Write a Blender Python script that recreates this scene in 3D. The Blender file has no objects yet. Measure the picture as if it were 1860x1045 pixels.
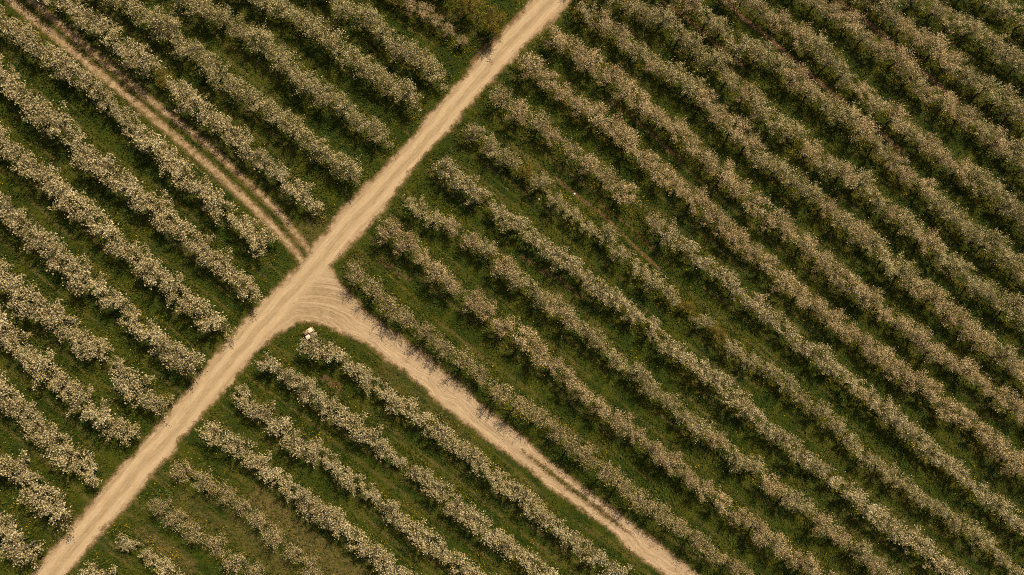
import bpy, math, random
import numpy as np
from mathutils import Matrix, Vector

# ------------------------------------------------------------------ camera
S = bpy.context.scene
FPX, CXP, CYP, H = 1240.0, 930.0, 522.5, 77.0       # focal length in photo pixels, optical centre, flying height
TILT = math.radians(6.0)
TD = np.array([0.66, 0.75]) / math.hypot(0.66, 0.75)
fw = Vector((TD[0] * math.sin(TILT), TD[1] * math.sin(TILT), -math.cos(TILT)))
rt = fw.cross(Vector((0, 1, 0))).normalized()
up = rt.cross(fw)
cam_d = bpy.data.cameras.new("camera")
cam_d.sensor_width = 36
cam_d.lens = 36 * FPX / 1860
cam_d.clip_end = 3000
cam = bpy.data.objects.new("camera", cam_d)
S.collection.objects.link(cam)
m = Matrix((rt, up, -fw)).transposed().to_4x4()
m.translation = Vector((0, 0, H))
cam.matrix_world = m
S.camera = cam

# ------------------------------------------------------------------ world, sun, exposure
SUN_DIR = np.array([0.56, 0.83]); SUN_DIR /= np.linalg.norm(SUN_DIR)
SUN_EL = math.radians(48)
w = bpy.data.worlds.new("World"); S.world = w; w.use_nodes = True
nt = w.node_tree
bg = nt.nodes["Background"]
sky = nt.nodes.new("ShaderNodeTexSky")
sky.sky_type = 'NISHITA'; sky.sun_disc = False
sky.sun_elevation = SUN_EL
sky.sun_rotation = math.atan2(SUN_DIR[0], SUN_DIR[1])
sky.air_density = 1.0; sky.dust_density = 3.0; sky.ozone_density = 0.6
warm = nt.nodes.new("ShaderNodeMix"); warm.data_type = 'RGBA'; warm.blend_type = 'MULTIPLY'
warm.inputs[0].default_value = 1.0; warm.inputs[7].default_value = (1.0, .88, .68, 1)      # hazy, warm spring sky
nt.links.new(sky.outputs[0], warm.inputs[6]); nt.links.new(warm.outputs[2], bg.inputs[0])
bg.inputs[1].default_value = 0.065
sl = bpy.data.lights.new("sun", 'SUN')
sl.energy = 4.4; sl.angle = math.radians(0.5); sl.color = (1.0, 0.81, 0.54)
so = bpy.data.objects.new("sun", sl); S.collection.objects.link(so)
sd3 = Vector((SUN_DIR[0] * math.cos(SUN_EL), SUN_DIR[1] * math.cos(SUN_EL), math.sin(SUN_EL)))
so.rotation_euler = sd3.to_track_quat('Z', 'Y').to_euler()
so.location = sd3 * 200
S.view_settings.view_transform = 'Standard'
S.view_settings.look = 'None'
S.view_settings.gamma = 1
S.view_settings.exposure = 0.55
S.cycles.pixel_filter_type = 'BLACKMAN_HARRIS'
S.cycles.filter_width = 1.05
S.cycles.use_denoising = False          # the denoiser smears the fine blossom
S.cycles.max_bounces = 6
S.cycles.diffuse_bounces = 3

# ------------------------------------------------------------------ helpers
RT, UP, FW = (np.array(v) for v in (rt, up, fw))

def ground_at(px, z=0.0):
    """photo pixels (n,2) -> points on the plane z"""
    p = np.atleast_2d(np.asarray(px, float))
    d = RT * ((p[:, 0:1] - CXP) / FPX) + UP * ((CYP - p[:, 1:2]) / FPX) + FW
    t = (z - H) / d[:, 2:3]
    return (d * t)[:, :2]

def to_photo(xyz):
    v = np.atleast_2d(xyz) - np.array([0, 0, H])
    z = v @ FW
    return np.stack([CXP + FPX * (v @ RT) / z, CYP - FPX * (v @ UP) / z], 1)

def value_noise(xy, scale, seed):
    r = np.random.RandomState(seed)
    g = r.rand(257, 257)
    p = np.asarray(xy) / scale + 1000.37
    i = np.floor(p).astype(int); f = p - i; f = f * f * (3 - 2 * f)
    a, b = i[..., 0] % 256, i[..., 1] % 256
    return ((g[a, b] * (1 - f[..., 0]) + g[a + 1, b] * f[..., 0]) * (1 - f[..., 1])
            + (g[a, b + 1] * (1 - f[..., 0]) + g[a + 1, b + 1] * f[..., 0]) * f[..., 1])

def fbm(xy, scale, seed, n=3):
    return sum(value_noise(xy, scale / 2 ** k, seed + k) * 0.5 ** k for k in range(n)) / sum(0.5 ** k for k in range(n))

def line_dist(P, L):
    """distance of points to a polyline, and the arc length of the foot"""
    best = np.full(len(P), 1e9); arc = np.zeros(len(P)); s0 = 0.0
    for a, b in zip(L[:-1], L[1:]):
        ab = b - a; l2 = ab @ ab
        t = np.clip(((P - a) @ ab) / l2, 0, 1)
        d = np.hypot(*(P - a - t[:, None] * ab).T)
        k = d < best
        best[k] = d[k]; arc[k] = s0 + t[k] * math.sqrt(l2)
        s0 += math.sqrt(l2)
    return best, arc

def inside(P, poly):
    r = np.zeros(len(P), bool)
    for a, b in zip(poly, np.roll(poly, -1, 0)):
        c = (a[1] > P[:, 1]) != (b[1] > P[:, 1])
        if abs(b[1] - a[1]) > 1e-9:
            r ^= c & (P[:, 0] < (b[0] - a[0]) * (P[:, 1] - a[1]) / (b[1] - a[1]) + a[0])
    return r

def extend(L, d0=60.0, d1=60.0):
    a = L[0] + (L[0] - L[1]) / np.linalg.norm(L[0] - L[1]) * d0
    b = L[-1] + (L[-1] - L[-2]) / np.linalg.norm(L[-1] - L[-2]) * d1
    return np.vstack([a, L, b])

def mesh_from(name, V, F, mats, mat_idx=None, attrs=None, smooth=False):
    """V (n,3), F list of (m,k) index arrays with equal k inside each; attrs {name: (domain, type, data)}"""
    me = bpy.data.meshes.new(name)
    F = [f for f in F if len(f)]
    nl = sum(f.size for f in F); nf = sum(len(f) for f in F)
    me.vertices.add(len(V)); me.vertices.foreach_set("co", np.ascontiguousarray(V, np.float32).ravel())
    me.loops.add(nl); me.loops.foreach_set("vertex_index", np.concatenate([f.ravel() for f in F]).astype(np.int32))
    me.polygons.add(nf)
    sizes = np.concatenate([np.full(len(f), f.shape[1]) for f in F])
    me.polygons.foreach_set("loop_start", np.concatenate([[0], np.cumsum(sizes)[:-1]]).astype(np.int32))
    for mt in mats: me.materials.append(mt)
    if mat_idx is not None: me.polygons.foreach_set("material_index", np.asarray(mat_idx, np.int32))
    if smooth: me.polygons.foreach_set("use_smooth", np.ones(nf, bool))
    for k, (dom, typ, data) in (attrs or {}).items():
        at = me.attributes.new(k, typ, dom)
        at.data.foreach_set("vector" if typ == 'FLOAT_VECTOR' else "value", np.ascontiguousarray(data, np.float32).ravel())
    me.update(calc_edges=True)
    return me

def link(name, me, parent=None):
    o = bpy.data.objects.new(name, me)
    S.collection.objects.link(o)
    if parent: o.parent = parent
    return o

def tag(o, label=None, cat=None, group=None, kind=None):
    for k, v in (("label", label), ("category", cat), ("group", group), ("kind", kind)):
        if v: o[k] = v
    return o

# ------------------------------------------------------------------ materials
class NT:
    """small node-tree writer"""
    def __init__(s, name):
        s.m = bpy.data.materials.new(name); s.m.use_nodes = True
        s.t = s.m.node_tree; s.t.nodes.clear()
        s.out = s.t.nodes.new("ShaderNodeOutputMaterial")
    def n(s, typ, ins=None, **props):
        q = s.t.nodes.new("ShaderNode" + typ)
        for k, v in props.items(): setattr(q, k, v)
        for k, v in (ins or {}).items(): s.set(q.inputs[k], v)
        return q
    def set(s, sock, v):
        if isinstance(v, bpy.types.NodeSocket): s.t.links.new(v, sock)
        elif isinstance(v, bpy.types.Node): s.t.links.new(v.outputs[0], sock)
        else: sock.default_value = (*v, 1) if isinstance(v, tuple) and len(v) == 3 and sock.type == 'RGBA' else v
    def math(s, op, a, b=0.0, c=None, clamp=False):
        d = {0: a, 1: b}
        if c is not None: d[2] = c
        return s.n("Math", d, operation=op, use_clamp=clamp).outputs[0]
    def mix(s, f, a, b):
        q = s.n("Mix", data_type='RGBA', clamp_factor=True)
        s.set(q.inputs[0], f); s.set(q.inputs[6], a); s.set(q.inputs[7], b)
        return q.outputs[2]
    def mul(s, a, b):
        q = s.n("Mix", data_type='RGBA', blend_type='MULTIPLY')
        s.set(q.inputs[0], 1.0); s.set(q.inputs[6], a); s.set(q.inputs[7], b)
        return q.outputs[2]
    def ramp(s, v, lo, hi):
        return s.n("MapRange", {0: v, 1: lo, 2: hi, 3: 0.0, 4: 1.0}, interpolation_type='SMOOTHSTEP', clamp=True).outputs[0]
    def attr(s, name, out='Fac'):
        return s.n("Attribute", attribute_name=name).outputs[out]
    def noise(s, vec, scale, detail=3.0, rough=0.55):
        return s.n("TexNoise", {'Vector': vec, 'Scale': scale, 'Detail': detail, 'Roughness': rough}).outputs[0]
    def done(s, bsdf):
        s.t.links.new(bsdf.outputs[0], s.out.inputs[0]); return s.m

def ground_material():
    t = NT("soil_and_turf")
    pos = t.n("NewGeometry").outputs['Position']
    edge, mud, dry = t.attr("edge"), t.attr("mud"), t.attr("dry")
    n1, n2, n3 = t.noise(pos, 0.35, 5), t.noise(pos, 1.6, 5, .65), t.noise(pos, 7.0, 3, .7)
    c39, s39 = math.cos(math.radians(-39)), math.sin(math.radians(-39))
    px_ = t.n("VectorMath", {0: pos, 1: (c39 * .09, s39 * .09, 0)}, operation='DOT_PRODUCT').outputs['Value']
    py_ = t.n("VectorMath", {0: pos, 1: (-s39 * 1.5, c39 * 1.5, 0)}, operation='DOT_PRODUCT').outputs['Value']
    lane = t.noise(t.n("CombineXYZ", {0: px_, 1: py_, 2: 0.0}), 1.0, 4, .6)
    # turf
    g = t.mix(t.ramp(n1, .38, .62), (.017, .031, .003), (.040, .052, .004))
    g = t.mix(t.ramp(n2, .5, .72), g, (.050, .054, .008))
    g = t.mix(t.ramp(n3, .55, .78), g, (.012, .016, .003))
    g = t.mix(t.math('MULTIPLY', t.ramp(lane, .54, .66), .8), g, (.085, .072, .020))
    soil = t.mix(n3, (.060, .036, .018), (.15, .095, .052))
    dryg = t.mix(n3, (.080, .066, .022), (.15, .115, .05))
    g = t.mix(t.math('MULTIPLY', dry, t.ramp(n2, .3, .6)), g, dryg)
    mm = t.ramp(t.math('ADD', t.math('ADD', mud, t.math('MULTIPLY', t.ramp(lane, .44, .30), .30)), t.math('MULTIPLY', t.math('SUBTRACT', n2, .5), 1.1)), .42, .75)
    g = t.mix(mm, g, soil)
    # packed sandy earth with ruts that follow the flow of the wheels
    def streaks(name, sx):
        v = t.attr(name, 'Vector')
        c = t.n("VectorMath", {0: v, 1: sx}, operation='MULTIPLY').outputs[0]
        return c
    sA = t.noise(streaks("flow_main", (.07, 2.6, 0)), 1.0, 4, .6)
    sB = t.noise(streaks("flow_side", (.07, 2.6, 0)), 1.0, 4, .6)
    fA = t.noise(streaks("flow_main", (.5, 9.0, 0)), 1.0, 3, .6)
    fB = t.noise(streaks("flow_side", (.5, 9.0, 0)), 1.0, 3, .6)
    jw = t.attr("turn")
    lerp = lambda a, b: t.math('ADD', t.math('MULTIPLY', a, t.math('SUBTRACT', 1.0, jw)), t.math('MULTIPLY', b, jw))
    st, fi = lerp(sA, sB), lerp(fA, fB)
    d = t.mix(t.ramp(t.math('ADD', t.math('MULTIPLY', st, .7), t.math('MULTIPLY', n2, .3)), .30, .66), (.275, .210, .140), (.395, .312, .220))
    d = t.mix(t.ramp(fi, .53, .70), d, (.46, .365, .255))
    d = t.mix(t.math('MULTIPLY', t.ramp(fi, .47, .34), .7), d, (.215, .145, .085))
    d = t.mix(t.math('MULTIPLY', t.ramp(n3, .48, .72), .55), d, (.21, .148, .09))
    d = t.mix(t.math('MULTIPLY', t.ramp(t.noise(pos, 3.2, 6, .75), .56, .70), .5), d, (.48, .385, .275))
    d = t.mix(t.math('MULTIPLY', t.ramp(n1, .45, .7), .35), d, (.35, .255, .165))
    damp = t.attr("damp")
    d = t.mix(t.math('MULTIPLY', damp, t.math('MULTIPLY', t.ramp(n2, .3, .7), t.ramp(st, .66, .34))), d, (.15, .105, .042))
    v = t.n("SeparateXYZ", {0: t.attr("flow_main", 'Vector')}).outputs[1]
    v = t.math('ADD', v, t.math('MULTIPLY', t.math('SUBTRACT', n1, .5), .8))
    band = t.math('ADD', t.math('SUBTRACT', 1.0, t.ramp(t.math('ABSOLUTE', t.math('SUBTRACT', v, .85)), .15, .5)),
                  t.math('SUBTRACT', 1.0, t.ramp(t.math('ABSOLUTE', t.math('SUBTRACT', v, 2.25)), .15, .55)), clamp=True)
    band = t.math('MULTIPLY', band, t.math('SUBTRACT', 1.0, jw))
    rest = t.math('MULTIPLY', t.math('SUBTRACT', 1.0, t.math('MAXIMUM', band, jw)), t.ramp(n2, .30, .62))
    d = t.mix(t.math('MULTIPLY', rest, .5), d, (.25, .185, .105))
    d = t.mix(t.math('MULTIPLY', band, .35), d, (.46, .362, .245))
    # worn brown verge between the wheels' dirt and the turf
    e2 = t.math('ADD', edge, t.math('ADD', t.math('MULTIPLY', t.math('SUBTRACT', n2, .5), 1.3), t.math('MULTIPLY', t.math('SUBTRACT', n3, .5), 1.1)))
    verge = t.mix(n3, (.095, .065, .030), (.18, .125, .068))
    col = t.mix(t.ramp(e2, -.32, .10), d, verge)
    col = t.mix(t.ramp(e2, .02, .38), col, g)
    h = t.math('ADD', t.math('MULTIPLY', n3, .05), t.math('ADD', t.math('MULTIPLY', st, .06), t.math('MULTIPLY', fi, .03)))
    bump = t.n("Bump", {'Strength': .55, 'Distance': 1.0, 'Height': h})
    b = t.n("BsdfPrincipled", {'Base Color': col, 'Roughness': .95, 'Specular IOR Level': .12, 'Normal': bump})
    return t.done(b)

def leafy(name, c0, c1, c2, trans=.40, obj_var=.25, rough=.75, spot=None):
    """c0..c2: a ramp over the per-face random number"""
    t = NT(name)
    r = t.attr("rnd")
    col = t.mix(t.ramp(r, .0, .6), c0, c1)
    col = t.mix(t.ramp(r, .55, 1.0), col, c2)
    oi = t.n("ObjectInfo").outputs['Random']
    v = t.math('ADD', 1 - obj_var / 2, t.math('MULTIPLY', t.math('FRACT', t.math('ADD', oi, t.attr("tint"))), obj_var))
    hsv = t.n("HueSaturation", {'Hue': .5, 'Saturation': 1.0, 'Value': v, 'Fac': 1.0, 'Color': col})
    p = t.n("BsdfPrincipled", {'Base Color': hsv, 'Roughness': rough, 'Specular IOR Level': .15})
    if trans:
        tr = t.n("BsdfTranslucent", {'Color': hsv})
        mx = t.n("MixShader", {0: trans, 1: p, 2: tr})
        return t.done(mx)
    return t.done(p)

def turf_material():
    t = NT("grass_blades")
    pos = t.n("NewGeometry").outputs['Position']
    n1, n2 = t.noise(pos, .35, 5), t.noise(pos, 1.6, 5, .65)
    r, dry = t.attr("rnd"), t.attr("dry")
    c39, s39 = math.cos(math.radians(-39)), math.sin(math.radians(-39))
    px_ = t.n("VectorMath", {0: pos, 1: (c39 * .09, s39 * .09, 0)}, operation='DOT_PRODUCT').outputs['Value']
    py_ = t.n("VectorMath", {0: pos, 1: (-s39 * 1.5, c39 * 1.5, 0)}, operation='DOT_PRODUCT').outputs['Value']
    lane = t.noise(t.n("CombineXYZ", {0: px_, 1: py_, 2: 0.0}), 1.0, 4, .6)
    c = t.mix(r, (.018, .043, .003), (.060, .090, .007))
    c = t.mix(t.math('MULTIPLY', t.ramp(n1, .42, .66), .7), c, (.085, .080, .010))
    c = t.mix(t.math('MULTIPLY', t.ramp(n2, .52, .75), .6), c, (.020, .040, .004))
    c = t.mix(t.math('MULTIPLY', t.ramp(lane, .52, .66), .75), c, t.mix(r, (.050, .066, .007), (.112, .114, .016)))
    c = t.mix(t.math('MULTIPLY', t.ramp(lane, .46, .34), .6), c, (.016, .030, .003))
    c = t.mix(t.math('MULTIPLY', dry, t.ramp(n2, .2, .6)), c, t.mix(r, (.09, .072, .025), (.19, .145, .07)))
    c = t.mix(t.math('MULTIPLY', t.attr('weed'), t.ramp(n2, .25, .6)), c, t.mix(r, (.045, .046, .004), (.135, .115, .010)))
    p = t.n("BsdfPrincipled", {'Base Color': c, 'Roughness': .7, 'Specular IOR Level': .2})
    tr = t.n("BsdfTranslucent", {'Color': c})
    return t.done(t.n("MixShader", {0: .25, 1: p, 2: tr}))

def bark_material(name, a, b):
    t = NT(name)
    pos = t.n("TexCoord").outputs['Object']
    v = t.n("VectorMath", {0: pos, 1: (14, 14, 3)}, operation='MULTIPLY').outputs[0]
    n = t.noise(v, 1.0, 4, .6)
    p = t.n("BsdfPrincipled", {'Base Color': t.mix(t.ramp(n, .35, .65), a, b), 'Roughness': .9,
                               'Normal': t.n("Bump", {'Strength': .6, 'Distance': .02, 'Height': n})})
    return t.done(p)

def paint_material(name, a, b, sc=9.0, rough=.7):
    t = NT(name)
    pos = t.n("TexCoord").outputs['Object']
    n = t.noise(pos, sc, 5, .65)
    p = t.n("BsdfPrincipled", {'Base Color': t.mix(t.ramp(n, .35, .68), a, b), 'Roughness': rough,
                               'Normal': t.n("Bump", {'Strength': .3, 'Distance': .01, 'Height': n})})
    return t.done(p)

GROUND = ground_material()
TURF = turf_material()
BARK = bark_material("bark", (.045, .034, .026), (.13, .105, .085))
BLOOM = {
    'white': leafy("white_blossom", (.36, .30, .15), (.60, .52, .32), (.82, .755, .54)),
    'pale':  leafy("pale_blossom",  (.32, .275, .12), (.54, .475, .26), (.76, .69, .46)),
    'airy':  leafy("thin_blossom", (.35, .285, .13), (.57, .475, .26), (.78, .68, .44)),
    'tan':   leafy("tan_blossom",   (.38, .295, .15), (.61, .495, .295), (.82, .70, .48)),
    'green': leafy("green_buds",    (.20, .165, .03), (.30, .24, .06), (.46, .37, .16)),
}
LEAF = {
    'white': leafy("fresh_leaves",  (.055, .058, .011), (.105, .105, .024), (.19, .175, .055)),
    'pale':  leafy("grey_leaves",   (.060, .064, .014), (.11, .108, .030), (.20, .18, .065)),
    'airy':  leafy("thin_leaves",   (.085, .075, .012), (.15, .125, .026), (.23, .18, .06)),
    'tan':   leafy("olive_leaves",  (.075, .064, .012), (.14, .115, .026), (.23, .18, .06)),
    'green': leafy("yellow_leaves", (.10, .090, .010), (.19, .155, .018), (.28, .225, .045)),
}
YELLOW = leafy("yellow_petals", (.22, .16, .005), (.33, .24, .006), (.48, .36, .012), trans=.1, obj_var=0)

# ------------------------------------------------------------------ roads traced as edges on the ground
g0 = lambda L: ground_at(L, 0.0)
MAIN_L = extend(g0([(62,1040),(225,843),(285,781),(362,684),(450,581),(505,522),(545,478),(580,434),(615,392),(680,324),(740,259),(827,155),(902,70),(970,0)]))
MAIN_R = extend(g0([(122,1040),(265,878),(345,783),(400,714),(465,641),(520,578),(568,524),(602,484),(627,455),(652,430),(690,384),(752,307),(787,264),(877,160),(929,110),(1005,37),(1037,0)]))
SIDE_LOW = extend(g0([(440,664),(465,637),(490,616),(515,598),(540,587),(570,584),(595,588),(615,597),(640,611),(677,633),(702,654),(740,681),(777,711),(815,742),(855,775),(930,831),(992,879),(1055,925),(1117,971),(1162,1010),(1202,1040)]), 0.5)
SIDE_UP = extend(g0([(602,484),(612,503),(627,527),(655,557),(690,585),(727,612),(765,642),(802,672),(852,714),(890,747),(942,787),(992,830),(1042,873),(1105,919),(1167,968),(1230,1017),(1267,1045)]), 0.5)
STRIP = g0([(940,812),(980,843),(1030,883),(1067,910),(1117,948),(1150,974)])
TRACK_A = extend(g0([(17,0),(75,47),(137,97),(200,149),(262,201),(334,262),(387,308),(430,348),(465,381),(510,427),(535,456),(558,486)]), 60, .5)
TRACK_B = extend(g0([(55,0),(125,59),(212,131),(287,193),(373,260),(425,308),(465,345),(515,394),(540,428),(566,460)]), 60, .5)
MAIN_POLY = np.vstack([MAIN_L, MAIN_R[::-1]])
SIDE_POLY = np.vstack([SIDE_LOW, SIDE_UP[::-1]])
MUD = [(g0(L), hw, st) for L, hw, st in [
    ([(1013,325),(1055,360),(1092,387),(1130,424),(1167,462),(1200,490)], .20, .75),
    ([(1085,368),(1125,397),(1165,430),(1200,462)], .22, .6),
    ([(1205,6),(1242,31),(1262,48),(1305,84),(1350,120)], .26, .8),
    ([(1300,-12),(1322,7),(1355,37),(1394,67),(1450,117),(1520,176),(1580,226),(1640,275)], .28, .85),
    ([(1505,-12),(1525,3),(1570,36),(1605,68),(1645,101),(1700,150),(1740,185)], .30, .9),
    ([(1105,180),(1150,215),(1187,248),(1240,292)], .24, .7),
    ([(944,25),(918,50),(898,71),(878,88),(855,114)], .16, 1.0),
    ([(950,468),(975,485),(1017,509),(1055,540)], .40, .6),
    ([(690,470),(715,490),(745,510)], .5, .55),
    ([(590,688),(615,706)], .6, .6),
    ([(860,560),(930,612),(1000,668)], .22, .45),
    ([(1640,300),(1720,362),(1790,415)], .25, .5),
    ([(1560,470),(1640,536),(1710,590)], .25, .35)]]
DRY = [(g0(L), hw, st) for L, hw, st in [
    ([(470,905),(520,950),(590,1010),(660,1060)], .9, .8),
    ([(262,968),(300,995),(345,1030)], .6, .7),
    ([(420,955),(470,1000),(520,1045)], .8, .5),
    ([(330,905),(390,955)], .6, .4),
    ([(650,480),(640,500)], .8, .4),
    ([(545,440),(575,400)], .9, .5),
    ([(700,680),(760,730),(860,810)], .7, .35)]]

def fields(P):
    """what the ground is like at points P"""
    dl, _ = line_dist(P, MAIN_L); dr, _ = line_dist(P, MAIN_R)
    sd_m = np.minimum(dl, dr) * np.where(inside(P, MAIN_POLY), -1, 1)
    wan = (fbm(P, 3.2, 21, 2) - .5) * .8 + (fbm(P, 1.0, 23, 2) - .5) * .5
    sd_m = sd_m + wan
    ax = (MAIN_L[-1] - MAIN_L[0]); ax /= np.linalg.norm(ax)
    vm = dl * np.where(sd_m < 0, 1, np.where(dl < dr, -1, 1))
    fm = np.stack([P @ ax, vm, np.zeros(len(P))], 1)
    a, sa = line_dist(P, SIDE_LOW); b, _ = line_dist(P, SIDE_UP)
    ins = inside(P, SIDE_POLY)
    sd_s = np.minimum(a, b) * np.where(ins, -1, 1) + wan * .7
    strip, ss = line_dist(P, STRIP)
    wid = .24 * np.clip(np.minimum(ss, STRIP_LEN - ss) / 4.0, 0, 1)
    sd_s = np.maximum(sd_s, np.where(wid > .02, wid - strip, -9))
    fs = np.stack([sa, a + (fbm(P, 4.0, 27, 2) - .5) * 2.2, np.zeros(len(P)) + 3], 1)
    ta, s1 = line_dist(P, TRACK_A); tb, s2 = line_dist(P, TRACK_B)
    sd_t = np.minimum(ta - .40, tb - .34)
    ft = np.stack([np.where(ta < tb, s1, s2), np.where(ta < tb, ta * 2.2, tb * 2.2 + 5), np.zeros(len(P)) + 7], 1)
    own = np.where(sd_m < .7, 0, np.where(sd_s < .7, 1, np.where(sd_t < .55, 2, 3)))
    # inside the turn the ruts of the side road run out over the main one
    turn = np.clip((.6 - sd_s) / 1.2, 0, 1)
    wm = np.clip((sd_m + 1.5) / 2.0, 0, 1)
    turn = turn * wm
    turn = np.where(own == 1, np.maximum(turn, np.clip((sd_m - .1) / 1.0, 0, 1)), turn)
    fm = np.where((own == 2)[:, None], ft, fm)
    edge = np.minimum(np.minimum(sd_m, sd_s), sd_t + .10)
    jc = ground_at([(575, 555)])[0]
    rr = np.hypot(*(P - jc).T)
    damp = np.clip(1.2 - rr / 4.5, 0, .8) * np.clip((sd_m + .8) / 1.2, 0, 1)
    damp = np.where(own == 2, .95, damp)
    mud = np.zeros(len(P)); dry = np.zeros(len(P))
    for L, hw, s in MUD:
        mud = np.maximum(mud, s * np.clip(1.5 - line_dist(P, L)[0] / hw * .75, 0, 1))
    for L, hw, s in DRY:
        dry = np.maximum(dry, s * np.clip(1.6 - line_dist(P, L)[0] / hw * .8, 0, 1))
    return dict(edge=np.clip(edge, -4, 4), own=own, turn=turn, fm=fm, fs=fs, damp=damp, mud=mud, dry=dry)

STRIP_LEN = np.linalg.norm(np.diff(STRIP, axis=0), axis=1).sum()
corners = ground_at([(0, 0), (1860, 0), (1860, 1045), (0, 1045)])
MARG, STEP = 16.0, 0.22
x0, y0 = corners.min(0) - MARG; x1, y1 = corners.max(0) + MARG
xs, ys = np.arange(x0, x1, STEP), np.arange(y0, y1, STEP)
far = np.array([4, 12, 30, 70, 160, 350, 800.0])
gx = np.concatenate([xs[0] - far[::-1], xs, xs[-1] + far]); gy = np.concatenate([ys[0] - far[::-1], ys, ys[-1] + far])

def undulate(P):
    return (fbm(P, 9.0, 5, 2) - .5) * .22

def near_tree(P):
    """distance to the nearest row of trees"""
    best = np.full(len(P), 99.0)
    lo, hi = P.min(0), P.max(0)
    for key, (kind, px) in ROWS.items():
        best = np.minimum(best, line_dist(P, extend(ground_at(px, CROWN_Z), 0, 13))[0])
    return best

def alley(P, rowd):
    """how worn the tractor ruts of the grass alleys are, and how weedy the strip under the trees"""
    rut = np.clip(1 - np.abs(rowd - 1.75) / .28, 0, 1) * np.clip((fbm(P, 7.0, 71, 2) - .42) * 5, 0, 1)
    return rut

def ground_mesh():
    X, Y = np.meshgrid(gx, gy, indexing='ij')
    P = np.stack([X.ravel(), Y.ravel()], 1)
    f = fields(P)
    f['dry'] = np.maximum(f['dry'], .7 * alley(P, near_tree(P)))
    z = undulate(P) * np.clip((f['edge'] - .1) / 1.5, 0, 1) + (value_noise(P, .5, 9) - .5) * .06 * np.clip(f['edge'], 0, 1)
    z -= .05 * np.clip(-f['edge'] * 2, 0, 1) * 1.0          # wheels have worn the roads down a little
    n, k = len(gx), len(gy)
    I = np.arange(n * k).reshape(n, k)
    Q = np.stack([I[:-1, :-1], I[1:, :-1], I[1:, 1:], I[:-1, 1:]], -1).reshape(-1, 4)
    def attrs(sel=slice(None)):
        return {"edge": ('POINT', 'FLOAT', f['edge'][sel]), "mud": ('POINT', 'FLOAT', f['mud'][sel]), "dry": ('POINT', 'FLOAT', f['dry'][sel]),
                "turn": ('POINT', 'FLOAT', f['turn'][sel]), "damp": ('POINT', 'FLOAT', f['damp'][sel]),
                "flow_main": ('POINT', 'FLOAT_VECTOR', f['fm'][sel]), "flow_side": ('POINT', 'FLOAT_VECTOR', f['fs'][sel])}
    V = np.column_stack([P, z])
    tag(link("ground", mesh_from("ground", V, [Q], [GROUND], attrs=attrs(), smooth=True)), "dark green orchard turf between the rows of trees", kind="structure")
    own = f['own'][Q].min(1)
    cc = P[Q].mean(1)
    near = (cc[:, 0] > xs[0]) & (cc[:, 0] < xs[-1]) & (cc[:, 1] > ys[0]) & (cc[:, 1] < ys[-1])
    for k_, nm, lb in ((0, "road", "wide pale sandy dirt road crossing the orchard"), (1, "side_road", "sandy side road curving off the wide road"),
                       (2, "farm_track", "narrow track of two sandy wheel ruts with grass between")):
        q = Q[(own == k_) & near]
        u, inv = np.unique(q, return_inverse=True)
        Vs = V[u] + np.array([0, 0, .004])
        tag(link(nm, mesh_from(nm, Vs, [inv.reshape(-1, 4)], [GROUND], attrs=attrs(u), smooth=True)), lb, kind="structure")
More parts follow.
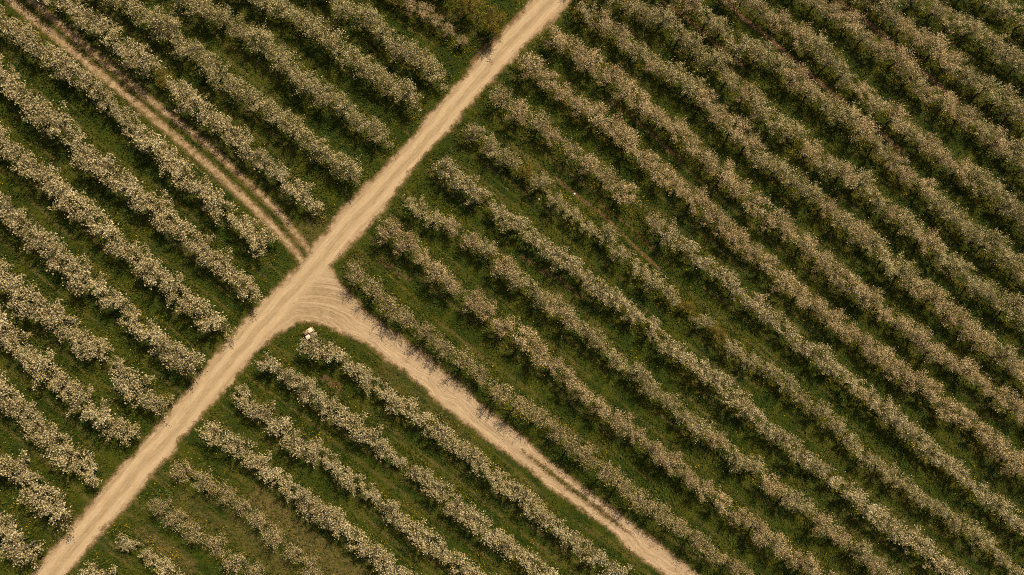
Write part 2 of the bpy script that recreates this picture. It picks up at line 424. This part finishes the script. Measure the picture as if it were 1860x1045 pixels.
# ------------------------------------------------------------------ rows of trees (crown centres as seen in the photo, road end first)
ROWS = {
 # block A: above the rutted track, rows run from the wide road to the upper left
 'A1': ('white', [(590,385),(565,368),(502,313),(400,226),(325,163),(250,106),(180,50),(125,12)]),
 'A2': ('pale', [(652,328),(627,308),(590,281),(540,238),(490,200),(437,160),(375,108),(312,62),(237,12)]),
 'A3': ('pale', [(708,262),(685,238),(627,198),(570,152),(527,120),(480,82),(425,48),(375,14)]),
 'A4': ('pale', [(762,198),(740,180),(677,130),(615,84),(570,50),(502,12)]),
 'A5': ('pale', [(808,148),(790,132),(740,90),(690,56),(627,10)]),
 'A6': ('tan', [(846,74),(837,67),(812,51),(790,34),(762,15),(727,-10)]),
 'A7': ('green', [(915,60),(890,38),(852,8),(830,-8)]),
 # block B: below the rutted track
 'B1': ('white', [(492,455),(470,430),(425,394),(362,340),(275,262),(225,212),(137,132),(60,76),(0,30)]),
 'B2': ('white', [(470,545),(452,522),(425,498),(350,437),(250,352),(137,258),(87,214),(25,155),(0,130)]),
 'B3': ('white', [(408,612),(387,587),(337,539),(275,490),(212,435),(125,357),(37,284),(0,252)]),
 'B4': ('white', [(366,680),(345,660),(275,606),(212,553),(162,507),(75,434),(15,378),(0,364)]),
 'B5': ('white', [(303,748),(275,724),(212,669),(137,604),(50,536),(0,490)]),
 'B6': ('white', [(247,806),(225,787),(162,736),(87,672),(12,604),(-20,575)]),
 'B7': ('white', [(186,880),(170,862),(125,820),(62,767),(12,716),(-20,690)]),
 'B8': ('white', [(130,948),(112,930),(87,906),(25,853),(-20,815)]),
 'B9': ('white', [(72,1015),(50,996),(5,955),(-30,925)]),
 # block C: below the side road
 'C1': ('white', [(551,607),(576,626),(640,666),(702,719),(777,765),(815,802),(902,866),(955,913),(1017,967),(1092,1022)]),
 'C2': ('white', [(468,652),(490,664),(565,708),(627,758),(677,797),(735,844),(815,902),(865,945),(915,985),(980,1034)]),
 'C3': ('white', [(416,704),(440,722),(477,746),(552,806),(615,857),(677,902),(740,951),(802,1000),(852,1036)]),
 'C4': ('white', [(368,772),(385,784),(430,812),(490,858),(565,915),(627,963),(690,1014)]),
 'C5': ('airy', [(308,846),(350,864),(425,912),(490,966),(552,1024)]),
 'C6': ('airy', [(262,905),(287,920),(337,953),(387,990),(450,1034)]),
 'C7': ('white', [(208,972),(227,986),(257,1008),(305,1040)]),
 'C8': ('white', [(150,1024),(162,1036),(200,1062)]),
 # block D: above the side road
 'D1': ('airy', [(632,472),(650,496),(690,539),(740,578),(802,626),(877,684),(942,732),(992,768),(1042,808),(1105,857),(1167,908),(1242,962),(1292,1000),(1342,1036)]),
 'D2': ('tan', [(682,404),(702,419),(765,467),(840,532),(955,622),(1017,672),(1080,730),(1180,810),(1267,880),(1355,950),(1420,992),(1482,1036)]),
 'D3': ('pale', [(738,350),(760,370),(827,414),(890,462),(1005,556),(1092,627),(1167,690),(1242,747),(1292,792),(1355,843),(1407,883),(1482,942),(1570,1010)]),
 'D4': ('white', [(790,290),(810,307),(877,356),(945,412),(1017,467),(1080,512),(1142,565),(1217,627),(1305,697),(1367,749),(1432,806),(1507,865),(1595,935),(1670,992)]),
 'D5': ('pale', [(838,226),(855,238),(945,302),(1017,359),(1092,424),(1155,477),(1230,542),(1305,601),(1367,654),(1415,690),(1482,744),(1545,799),(1607,849),(1682,908),(1757,963),(1820,1013)]),
 'D6': ('white', [(894,163),(910,176),(992,239),(1067,296),(1125,341),(1180,394),(1242,442),(1280,475),(1330,516),(1415,587),(1470,634),(1545,694),(1620,752),(1657,790),(1732,854),(1807,913)]),
 'D7': ('tan', [(946,106),(962,117),(1012,155),(1055,193),(1130,245),(1200,310),(1255,357),(1317,412),(1367,459),(1470,546),(1545,604),(1620,661),(1682,708),(1757,764),(1845,838)]),
 'D8': ('tan', [(996,52),(1010,63),(1070,107),(1130,152),(1180,198),(1267,275),(1330,329),(1380,372),(1457,440),(1507,482),(1570,536),(1632,585),(1720,650),(1795,703),(1845,741)]),
 'D9': ('tan', [(1044,2),(1060,13),(1110,50),(1167,94),(1225,139),(1272,174),(1317,220),(1367,270),(1420,312),(1457,342),(1520,388),(1582,440),(1650,502),(1720,562),(1770,604),(1860,680)]),
 'D10': ('pale', [(1142,6),(1205,40),(1280,98),(1355,165),(1420,226),(1470,267),(1540,318),(1620,383),(1682,434),(1770,510),(1820,550),(1870,590)]),
 'D11': ('pale', [(1255,6),(1305,46),(1355,80),(1410,112),(1457,150),(1507,194),(1570,238),(1620,283),(1657,320),(1732,392),(1782,433),(1832,475),(1870,506)]),
 'D12': ('pale', [(1355,-2),(1410,28),(1457,66),(1495,98),(1545,143),(1595,183),(1645,226),(1702,275),(1757,317),(1800,352),(1850,392)]),
 'D13': ('tan', [(1485,2),(1550,48),(1615,94),(1687,165),(1745,207),(1795,240),(1850,290)]),
 'D14': ('tan', [(1590,6),(1657,52),(1720,107),(1770,150),(1845,200),(1880,230)]),
 'D15': ('pale', [(1700,12),(1770,54),(1807,80),(1852,116),(1885,140)]),
 'D16': ('pale', [(1800,-2),(1850,28),(1890,56)]),
}
CROWN_Z = 1.7
GAPS = [((1146, 366), 1.25)]
rng = np.random.RandomState(11)

def place_rows():
    out = []
    for key, (kind, px) in ROWS.items():
        L = ground_at(px, CROWN_Z)
        seg = L[-1] - L[-2]; seg /= np.linalg.norm(seg)
        L = np.vstack([L, L[-1] + seg * 13])
        if key in ('D10', 'D11', 'D12', 'D13', 'D14', 'D15', 'D16'):
            s0 = L[0] - L[1]; s0 /= np.linalg.norm(s0)
            L = np.vstack([L[0] + s0 * 9, L])
        ln = np.concatenate([[0], np.cumsum(np.linalg.norm(np.diff(L, axis=0), axis=1))])
        sp = {'A6': 1.75, 'A7': 3.3}.get(key, 2.45)
        s, n = {'A6': .7, 'A7': 1.6}.get(key, 1.95 if key[0] == 'B' else 1.65), 0
        while s < ln[-1]:
            c = np.array([np.interp(s, ln, L[:, 0]), np.interp(s, ln, L[:, 1])])
            i = min(np.searchsorted(ln, s, 'right'), len(L) - 1)
            d = L[i] - L[i - 1]
            c = c + rng.normal(0, .09, 2)
            s += sp * rng.uniform(.9, 1.1)
            if any(np.hypot(*(c - ground_at([g], CROWN_Z)[0])) < r for g, r in GAPS): continue
            n += 1
            sc = rng.uniform(.86, 1.12)
            kd = kind
            if key == 'A1' and np.hypot(*(c - ground_at([(280, 143)], CROWN_Z)[0])) < 1.3: kd, sc = 'green', sc * .75
            if key == 'A6': sc *= .55 + .09 * max(0, n - 3)
            if key == 'A7': sc *= 1.22
            if key in ('B1','B2','B3','B4','B5','B6','B7','B8','B9'): sc *= 1.06
            if key[0] == 'A' and key not in ('A6', 'A7'): sc *= 1.03
            if key in ('C5', 'C6', 'D5'): sc *= .92
            if key[0] == 'C': sc *= .90
            if key[0] == 'D': sc *= .92 if int(key[1:]) < 7 else 1.02
            if key == 'C7' and n <= 2: sc *= .72
            if key == 'D6' and n <= 9: kd = 'airy' if n % 2 else 'tan'
            if key == 'D5' and 3 < n < 17 and rng.rand() < .22: kd, sc = 'green', sc * .82
            if rng.rand() < .03: sc *= .75
            if key in ('D9','D10','D11','D13','D14','D12') and rng.rand() < .4: kd = 'tan' if kd == 'pale' else 'pale'
            if key == 'D3' and rng.rand() < .4: kd = 'tan'
            if key == 'A6' and n > 5: kd = 'green'
            out.append(dict(row=key, n=n, kind=kd, c=c, ang=math.atan2(d[1], d[0]), sc=sc))
    return out
TREES = place_rows()
ground_mesh()

# ------------------------------------------------------------------ tree models
def tube(pts, rad, sides):
    pts = np.asarray(pts, float); n = len(pts)
    V, F = [], []
    tan = np.gradient(pts, axis=0); tan /= np.linalg.norm(tan, axis=1)[:, None] + 1e-9
    ref = np.array([.3, .9, .1]) if abs(tan[0][2]) > .8 else np.array([0, 0, 1.0])
    for i in range(n):
        a = np.cross(tan[i], ref); a /= np.linalg.norm(a) + 1e-9
        b = np.cross(tan[i], a)
        for k in range(sides):
            th = 2 * math.pi * k / sides
            V.append(pts[i] + rad[i] * (math.cos(th) * a + math.sin(th) * b))
    for i in range(n - 1):
        for k in range(sides):
            k2 = (k + 1) % sides
            F.append((i * sides + k, i * sides + k2, (i + 1) * sides + k2, (i + 1) * sides + k))
    return np.array(V), np.array(F)

def join(parts):
    V, F, o = [], [], 0
    for v, f in parts:
        V.append(v); F.append(f + o); o += len(v)
    return np.vstack(V), np.vstack(F)

def cards(C, N, size, r):
    """small bent leaf or petal faces at C facing N"""
    n = len(C)
    N = N / (np.linalg.norm(N, axis=1)[:, None] + 1e-9)
    a = np.cross(N, r.normal(size=(n, 3))); a /= np.linalg.norm(a, axis=1)[:, None] + 1e-9
    b = np.cross(N, a)
    s = size[:, None]
    k1, k2 = r.uniform(.35, .6, (n, 1)), r.uniform(.3, .55, (n, 1))
    V = np.stack([C - a * s * .5, C - b * s * k1 + N * s * .12, C + a * s * .5, C + b * s * k2 + N * s * .12], 1).reshape(-1, 3)
    return V, np.arange(4 * n).reshape(n, 4)

KIND = {   # blossoms, leaves, their sizes
    'white': dict(nb=1250, nl=300, bs=(.07, .165), ls=(.07, .15), spread=.145),
    'pale':  dict(nb=1450, nl=400, bs=(.06, .140), ls=(.07, .14), spread=.155),
    'tan':   dict(nb=1600, nl=300, bs=(.055, .135), ls=(.06, .13), spread=.165),
    'airy':  dict(nb=1150, nl=190, bs=(.055, .125), ls=(.06, .12), spread=.18),
    'green': dict(nb=900, nl=1500, bs=(.06, .12), ls=(.07, .14), spread=.15),
}

def make_tree(kind, seed):
    r = np.random.RandomState(seed); K = KIND[kind]
    th, top = r.uniform(.6, .9), r.uniform(2.1, 2.6)
    lean = r.normal(0, .10, 2)
    axis = lambda z: np.array([lean[0] * z + .05 * math.sin(2 * z + seed), lean[1] * z + .05 * math.cos(1.7 * z), z])
    zs = np.linspace(-.12, top, 7)
    wood = [tube([axis(z) for z in zs], [.13 if i == 0 else .105 * (1 - z / top) ** .8 + .012 for i, z in enumerate(zs)], 7)]
    carriers = []                                       # (polyline, weight)
    nl = r.randint(8, 12)
    az0 = r.uniform(0, 6.28)
    for i in range(nl):
        f = i / (nl - 1)
        z = th + (top - th - .35) * f ** .9
        az = az0 + i * 2.4 + r.normal(0, .25)
        ln = (1.62 - .70 * f) * r.uniform(.78, 1.12)
        el = math.radians(r.uniform(10, 34) + 26 * f)
        d = np.array([math.cos(az) * math.cos(el) * 1.25, math.sin(az) * math.cos(el) * .92, math.sin(el)])
        p0 = axis(z)
        side = np.cross(d, [0, 0, 1]); side /= np.linalg.norm(side)
        bow, droop = r.normal(0, .18), r.uniform(.0, .30)
        pl = [p0 + d * ln * t + side * bow * math.sin(3.14 * t) + np.array([0, 0, droop * ln * t * t * (.5 - .9 * (t > .9) * r.rand())]) for t in np.linspace(0, 1, 5)]
        wood.append(tube(pl, [.045 * (1 - .8 * t) + .006 for t in np.linspace(0, 1, 5)], 5))
        carriers.append((np.array(pl[1:]), .7))
        for j in range(r.randint(5, 9)):
            t = r.uniform(.25, 1.0)
            k = min(int(t * 4), 3)
            q0 = pl[k] + (pl[k + 1] - pl[k]) * (t * 4 - k)
            da = az + r.choice([-1, 1]) * r.uniform(.3, 1.2); e2 = math.radians(r.uniform(-12, 60))
            l2 = r.uniform(.35, 1.1)
            d2 = np.array([math.cos(da) * math.cos(e2), math.sin(da) * math.cos(e2), math.sin(e2)])
            q = [q0, q0 + d2 * l2 * .5 + r.normal(0, .04, 3), q0 + d2 * l2 + np.array([0, 0, .06])]
            wood.append(tube(q, [.018, .012, .004], 3))
            carriers.append((np.array(q), 1.0 * l2 / .55))
    for j in range(9):                                  # upright shoots at the top
        z = top * r.uniform(.75, 1.0); az = r.uniform(0, 6.28); l2 = r.uniform(.35, .75)
        q0 = axis(z)
        q = [q0, q0 + np.array([math.cos(az) * .3, math.sin(az) * .3, .5]) * l2, q0 + np.array([math.cos(az) * .75, math.sin(az) * .75, .9]) * l2]
        wood.append(tube(q, [.016, .01, .004], 3)); carriers.append((np.array(q), .9))
    wts = np.array([c[1] for c in carriers]); wts *= r.uniform(.25, 1.7, len(wts)); wts /= wts.sum()
    def along(n, spread):
        idx = r.choice(len(carriers), n, p=wts)
        C = np.empty((n, 3))
        for m_ in range(n):
            pl = carriers[idx[m_]][0]
            t = r.rand() ** .8 * (len(pl) - 1); k = min(int(t), len(pl) - 2)
            C[m_] = pl[k] + (pl[k + 1] - pl[k]) * (t - k)
        return C + r.normal(0, spread, (n, 3)) * np.array([1, 1, .8])
    def soft(n, spread, size, bias):
        C = along(n, spread); C[:, 2] = np.maximum(C[:, 2], .35)
        out = C - np.array([0, 0, 1.5])
        N = r.normal(size=(n, 3)) + bias * out / (np.linalg.norm(out, axis=1)[:, None] + .1) + np.array([0, 0, .8])
        V, F = cards(C, N, r.uniform(*size, n), r)
        return V, F, np.clip(r.rand(n) * .75 + (value_noise(C[:, :2] + C[:, 2:] * .7, .7, seed) - .3) * .5, 0, 1)
    Vw, Fw = join(wood)
    Vb, Fb, rb = soft(K['nb'], K['spread'], K['bs'], .3)
    Vl, Fl, rl = soft(K['nl'], K['spread'] * 1.15, K['ls'], .3)
    return dict(kind=kind, wood=(Vw, Fw), bloom=(Vb, Fb, rb), leaf=(Vl, Fl, rl))

MODELS = {}
for ki, kind in enumerate(KIND):
    for v in range(3 if kind == 'green' else 6):
        MODELS.setdefault(kind, []).append(make_tree(kind, 100 + ki * 20 + v))
MESH = {}
for kind, lst in MODELS.items():
    for v, M in enumerate(lst):
        zero = lambda a: ('FACE', 'FLOAT', np.zeros(len(a)))
        MESH[kind, v] = (
            mesh_from("trunk", M['wood'][0], [M['wood'][1]], [BARK], smooth=True),
            mesh_from("crown", M['leaf'][0], [M['leaf'][1]], [LEAF[kind]], attrs={"rnd": ('FACE', 'FLOAT', M['leaf'][2]), "tint": zero(M['leaf'][2])}),
            mesh_from("blossom", M['bloom'][0], [M['bloom'][1]], [BLOOM[kind]], attrs={"rnd": ('FACE', 'FLOAT', M['bloom'][2]), "tint": zero(M['bloom'][2])}))

# which trees are objects of their own: in the frame, nearest the camera first
c3 = np.array([[*t['c'], CROWN_Z] for t in TREES]); ph = to_photo(c3)
inframe = (ph[:, 0] > -12) & (ph[:, 0] < 1872) & (ph[:, 1] > -12) & (ph[:, 1] < 1057)
order = np.argsort(np.where(inframe, np.hypot(c3[:, 0], c3[:, 1]), 1e9))
N_OWN = 300
own_set = set(order[:min(N_OWN, inframe.sum())].tolist())
print("TREES", len(TREES), "in frame", int(inframe.sum()), "own", len(own_set))

ORD = "zeroth first second third fourth fifth sixth seventh eighth ninth tenth eleventh twelfth thirteenth fourteenth fifteenth sixteenth seventeenth eighteenth nineteenth".split()
def ordinal(n):
    if n < 20: return ORD[n]
    tens = {2: ("twenty", "twentieth"), 3: ("thirty", "thirtieth"), 4: ("forty", "fortieth"), 5: ("fifty", "fiftieth")}[n // 10]
    return tens[1] if n % 10 == 0 else tens[0] + "-" + ORD[n % 10]
PLACE = {'A': "above the rutted track", 'B': "below the rutted track", 'C': "below the side road", 'D': "above the side road"}
LOOK = {'white': "creamy white blossoming tree", 'pale': "grey-green blossoming tree", 'tan': "faded tan blossoming tree", 'airy': "thin faded blossoming tree", 'green': "yellow-green leafy tree"}
BLOCK = {'A': "fruit trees above the rutted track", 'B': "fruit trees below the rutted track", 'C': "fruit trees below the side road", 'D': "fruit trees above the side road"}

trng = np.random.RandomState(5)
stuffV, stuffF, stuffM, stuffR, stuffT, off = [], [], [], [], [], 0
MATS = [BARK] + [LEAF[k] for k in KIND] + [BLOOM[k] for k in KIND]
for i, t in enumerate(TREES):
    kind, v = t['kind'], trng.randint(len(MODELS[t['kind']]))
    rot = t['ang'] + (math.pi if trng.rand() < .5 else 0) + trng.normal(0, .22)
    sc = np.array([t['sc'] * trng.uniform(.95, 1.1), t['sc'] * trng.uniform(.84, 1.04) * (.93 if t['row'][0] == 'D' else 1.0), t['sc'] * trng.uniform(.92, 1.08) * {'D1': 1.25, 'D2': 1.1, 'B1': .95}.get(t['row'], .88 if t['row'][0] == 'D' and int(t['row'][1:]) > 6 else 1.0)])
    tint = trng.rand()
    base = np.array([*t['c'], float(undulate(t['c'][None])[0])])
    if i in own_set:
        e = bpy.data.objects.new("fruit_tree", None); S.collection.objects.link(e)
        e.empty_display_size = .3
        e.location = base; e.rotation_euler = (0, 0, rot); e.scale = sc
        b = t['row'][0]
        look = LOOK[kind]
        if t['row'] == 'A6' and t['sc'] < .85: look = "small " + look
        frm = "from the wide road"
        if t['row'][1:].isdigit() and b == 'D' and int(t['row'][1:]) >= 10: frm = "from the row's top end"
        tag(e, f"{look}, {ordinal(t['n'])} {frm}, {ordinal(int(t['row'][1:]))} row {PLACE[b]}", "fruit tree", BLOCK[b])
        mt, mc, mb = MESH[kind, v]
        link("trunk", mt, e)
        c = link("crown", mc, e)
        link("blossom", mb, c)
    else:
        M = MODELS[kind][v]; cs, sn = math.cos(rot), math.sin(rot)
        ki = list(KIND).index(kind)
        for part, mi in (('wood', 0), ('leaf', 1 + ki), ('bloom', 1 + len(KIND) + ki)):
            P = M[part][0] * sc
            W = np.stack([P[:, 0] * cs - P[:, 1] * sn, P[:, 0] * sn + P[:, 1] * cs, P[:, 2]], 1) + base
            F = M[part][1]
            stuffV.append(W); stuffF.append(F + off); off += len(W)
            stuffM.append(np.full(len(F), mi)); stuffT.append(np.full(len(F), tint))
            stuffR.append(M[part][2] if part != 'wood' else np.zeros(len(F)))
if stuffV:
    me = mesh_from("outer_orchard", np.vstack(stuffV), [np.vstack(stuffF)], MATS, np.concatenate(stuffM),
                   {"rnd": ('FACE', 'FLOAT', np.concatenate(stuffR)), "tint": ('FACE', 'FLOAT', np.concatenate(stuffT))})
    tag(link("outer_orchard", me), "outer rows of blossoming fruit trees around the edges of the orchard", kind="stuff")

# ------------------------------------------------------------------ turf, weeds and dandelions
def scatter_turf(n):
    r = np.random.RandomState(77)
    P = np.stack([r.uniform(x0 + 6, x1 - 6, n), r.uniform(y0 + 6, y1 - 6, n)], 1)
    f = fields(P)
    e = f['edge'] + (fbm(P, .9, 31) - .5) * .8
    keep = (e > r.uniform(.0, .5, n)) & (f['mud'] * (.5 + fbm(P, .8, 12)) < r.uniform(.3, .9, n))
    patch = fbm(P, 2.2, 41)
    keep &= r.rand(n) < .45 + .9 * patch
    P, e, dry, patch = P[keep], e[keep], f['dry'][keep], patch[keep]
    n = len(P)
    rowd = near_tree(P)
    rut = alley(P, rowd)
    dry = np.maximum(dry, rut * .8)
    tall = (1 - .45 * rut) * (1 + .6 * np.clip(1.6 - rowd, 0, 1))
    ln = r.uniform(.12, .30, n) * (.6 + .8 * patch) * tall * np.clip(.4 + e * .6, .4, 1)
    wd = r.uniform(.035, .085, n)
    az = r.uniform(0, 6.283, n); el = np.radians(r.uniform(12, 62, n))
    d = np.stack([np.cos(az) * np.cos(el), np.sin(az) * np.cos(el), np.sin(el)], 1)
    s = np.stack([-np.sin(az), np.cos(az), np.zeros(n)], 1)
    base = np.column_stack([P, undulate(P) * np.clip((e - .1) / 1.5, 0, 1) - .02])
    tip = base + d * ln[:, None]; mid = base + d * (ln * .55)[:, None] + np.array([0, 0, .03])
    V = np.stack([base, mid - s * wd[:, None], tip, mid + s * wd[:, None]], 1).reshape(-1, 3)
    F = np.arange(4 * n).reshape(n, 4)
    rn = np.clip(r.rand(n) * .7 + (patch - .4) * .8, 0, 1)
    me = mesh_from("grass", V, [F], [TURF], attrs={"rnd": ('FACE', 'FLOAT', rn), "dry": ('FACE', 'FLOAT', dry),
        "weed": ('FACE', 'FLOAT', np.clip(1.7 - rowd, 0, 1) * np.clip(.35 + (P[:, 0] + P[:, 1]) / 90, .3, .95))})
    tag(link("grass", me), "dark green grass growing between the tree rows and road verges", kind="stuff")
scatter_turf(620000)

def scatter_flowers(n):
    r = np.random.RandomState(78)
    P = np.stack([r.uniform(x0 + 6, x1 - 6, n), r.uniform(y0 + 6, y1 - 6, n)], 1)
    f = fields(P)
    rowd = near_tree(P)
    dens = np.clip((fbm(P, 5.0, 61) - .40 + .10 * np.clip((P[:, 0] + P[:, 1]) / 60, 0, 1)) * 4, 0, 1) * (.10 + .9 * np.clip(2.0 - rowd, 0, 1)) * np.clip((fbm(P, .9, 64) - .35) * 3, 0, 1)
    for q, rad, s in (((1146, 366), 2.2, 1.6), ((950, 4), 1.6, 2.0), ((838, 90), 1.6, 1.0), ((820, 155), 1.2, 1.0), ((655, 345), 1.0, .8), ((870, 40), 3.0, .7), ((1410, 480), 2.0, .5), ((1575, 878), 1.6, .9)):
        c = ground_at([q])[0]
        dens = np.maximum(dens, s * np.clip(1 - np.hypot(*(P - c).T) / rad, 0, 1))
    keep = (f['edge'] > .45) & (r.rand(n) < dens)
    P = P[keep]; n = len(P)
    C = np.column_stack([P, undulate(P) + r.uniform(.10, .32, n)])
    V, F = cards(C, r.normal(size=(n, 3)) * .35 + np.array([0, 0, 1.0]), r.uniform(.05, .13, n), r)
    me = mesh_from("dandelions", V, [F], [YELLOW], attrs={"rnd": ('FACE', 'FLOAT', r.rand(n)), "tint": ('FACE', 'FLOAT', np.zeros(n))})
    tag(link("dandelions", me), "yellow dandelions scattered in the grass along the tree rows", kind="stuff")
    print("flowers", n)
scatter_flowers(160000)

# ------------------------------------------------------------------ pallet of hive boxes at the corner of the side road
def box(sx, sy, sz, x=0, y=0, z=0, bev=.012):
    """a box with chamfered upright and top edges; z is its underside"""
    a, b = sx / 2, sy / 2
    def ring(dx, dy, zz):
        A, B, k = a - dx, b - dy, bev
        return [(x + px, y + py, zz) for px, py in ((-A + k, -B), (A - k, -B), (A, -B + k), (A, B - k), (A - k, B), (-A + k, B), (-A, B - k), (-A, -B + k))]
    V = np.array(ring(0, 0, z) + ring(0, 0, z + sz - bev) + ring(bev, bev, z + sz))
    F = [(i, (i + 1) % 8, 8 + (i + 1) % 8, 8 + i) for i in range(8)] + [(8 + i, 8 + (i + 1) % 8, 16 + (i + 1) % 8, 16 + i) for i in range(8)]
    F += [(16, 17, 22, 23), (17, 18, 21, 22), (18, 19, 20, 21), (0, 7, 6, 1), (1, 6, 5, 2), (2, 5, 4, 3)]
    return V, np.array(F)

WOOD = paint_material("weathered_wood", (.20, .14, .085), (.36, .27, .17))
def build_hives():
    HS = .84
    A = ground_at([(550, 605), (568, 594.5), (556, 619), (573, 607)], .55)
    ctr = A.mean(0)
    ux = A[1] - A[0]; ang = math.atan2(ux[1], ux[0])
    pal = bpy.data.objects.new("pallet", None); S.collection.objects.link(pal)
    pal.location = (*ctr, 0); pal.rotation_euler = (0, 0, ang); pal.scale = (HS, HS, HS)
    tag(pal, "weathered wooden pallet on the grass under four hive boxes", "pallet")
    for k in range(3):
        link("bearer", mesh_from("bearer", *[(v, [f]) for v, f in [box(1.42, .09, .10, 0, (k - 1) * .58, 0)]][0], [WOOD]), pal)
    for k in range(7):
        v, f = box(.16, 1.34, .022, (k - 3) * .206, 0, .103, .004)
        link("deck_board", mesh_from("deck_board", v, [f], [WOOD]), pal)
    hives = [(-.34, .31, (.17, .09, .065), (.25, .14, .10), "brown", (.45, .36, .27), .50, .48),
             (.32, .33, (.58, .45, .36), (.72, .60, .50), "pinkish cream", (.50, .42, .32), .58, .60),
             (-.33, -.32, (.50, .46, .38), (.66, .62, .54), "bright white", (.55, .50, .42), .62, .56),
             (.34, -.30, (.10, .085, .075), (.20, .17, .14), "dark grey-brown", (.30, .24, .18), .44, .54)]
    hr = np.random.RandomState(3)
    for x, y, c0, c1, nm, bc, hh, ls in hives:
        h = bpy.data.objects.new("hive_box", None); S.collection.objects.link(h)
        p = ctr + HS * np.array([x * math.cos(ang) - y * math.sin(ang), x * math.sin(ang) + y * math.cos(ang)])
        h.location = (*p, .127 * HS); h.rotation_euler = (0, 0, ang + hr.normal(0, .05)); h.scale = (HS, HS, HS)
        tag(h, f"square hive box with {nm} lid on the pallet by the side road", "beehive", "hive boxes on the pallet")
        bm = paint_material(nm.replace(" ", "_") + "_box_wood", tuple(c * .8 for c in bc), bc)
        v1, f1 = box(.50, .46, hh * .55); v2, f2 = box(.495, .455, hh * .42, 0, 0, hh * .553)
        link("hive_body", mesh_from("hive_body", v1, [f1], [bm]), h)
        link("upper_box", mesh_from("upper_box", v2, [f2], [bm]), h)
        v, f = box(ls, ls * .93, .085, 0, 0, hh * .975, .015)
        link("lid", mesh_from("lid", v, [f], [paint_material(nm.replace(" ", "_") + "_lid", c0, c1, 5.0, .6)]), h)
        v, f = box(.22, .014, .025, 0, -.238, .03, .003)
        link("entrance_strip", mesh_from("entrance_strip", v, [f], [WOOD]), h)
build_hives()

def stone(px, size, label, seed):
    r = np.random.RandomState(seed)
    import bmesh
    bm = bmesh.new(); bmesh.ops.create_icosphere(bm, subdivisions=2, radius=size / 2)
    for v in bm.verts:
        v.co *= 1 + r.normal(0, .07); v.co.z *= .7
    me = bpy.data.meshes.new("stone"); bm.to_mesh(me); bm.free()
    me.materials.append(paint_material("pale_stone", (.70, .67, .60), (.82, .80, .76), 12))
    o = link("stone", me); p = ground_at([px], .05)[0]
    o.location = (*p, float(undulate(p[None])[0]) + size * .28)
    tag(o, label, "stone")
stone((1043.5, 352.5), .26, "bright white stone lying in the brown wheel rut between two rows", 1)
stone((979, 362), .17, "small pale stone in the grass beside a blossoming row", 2)
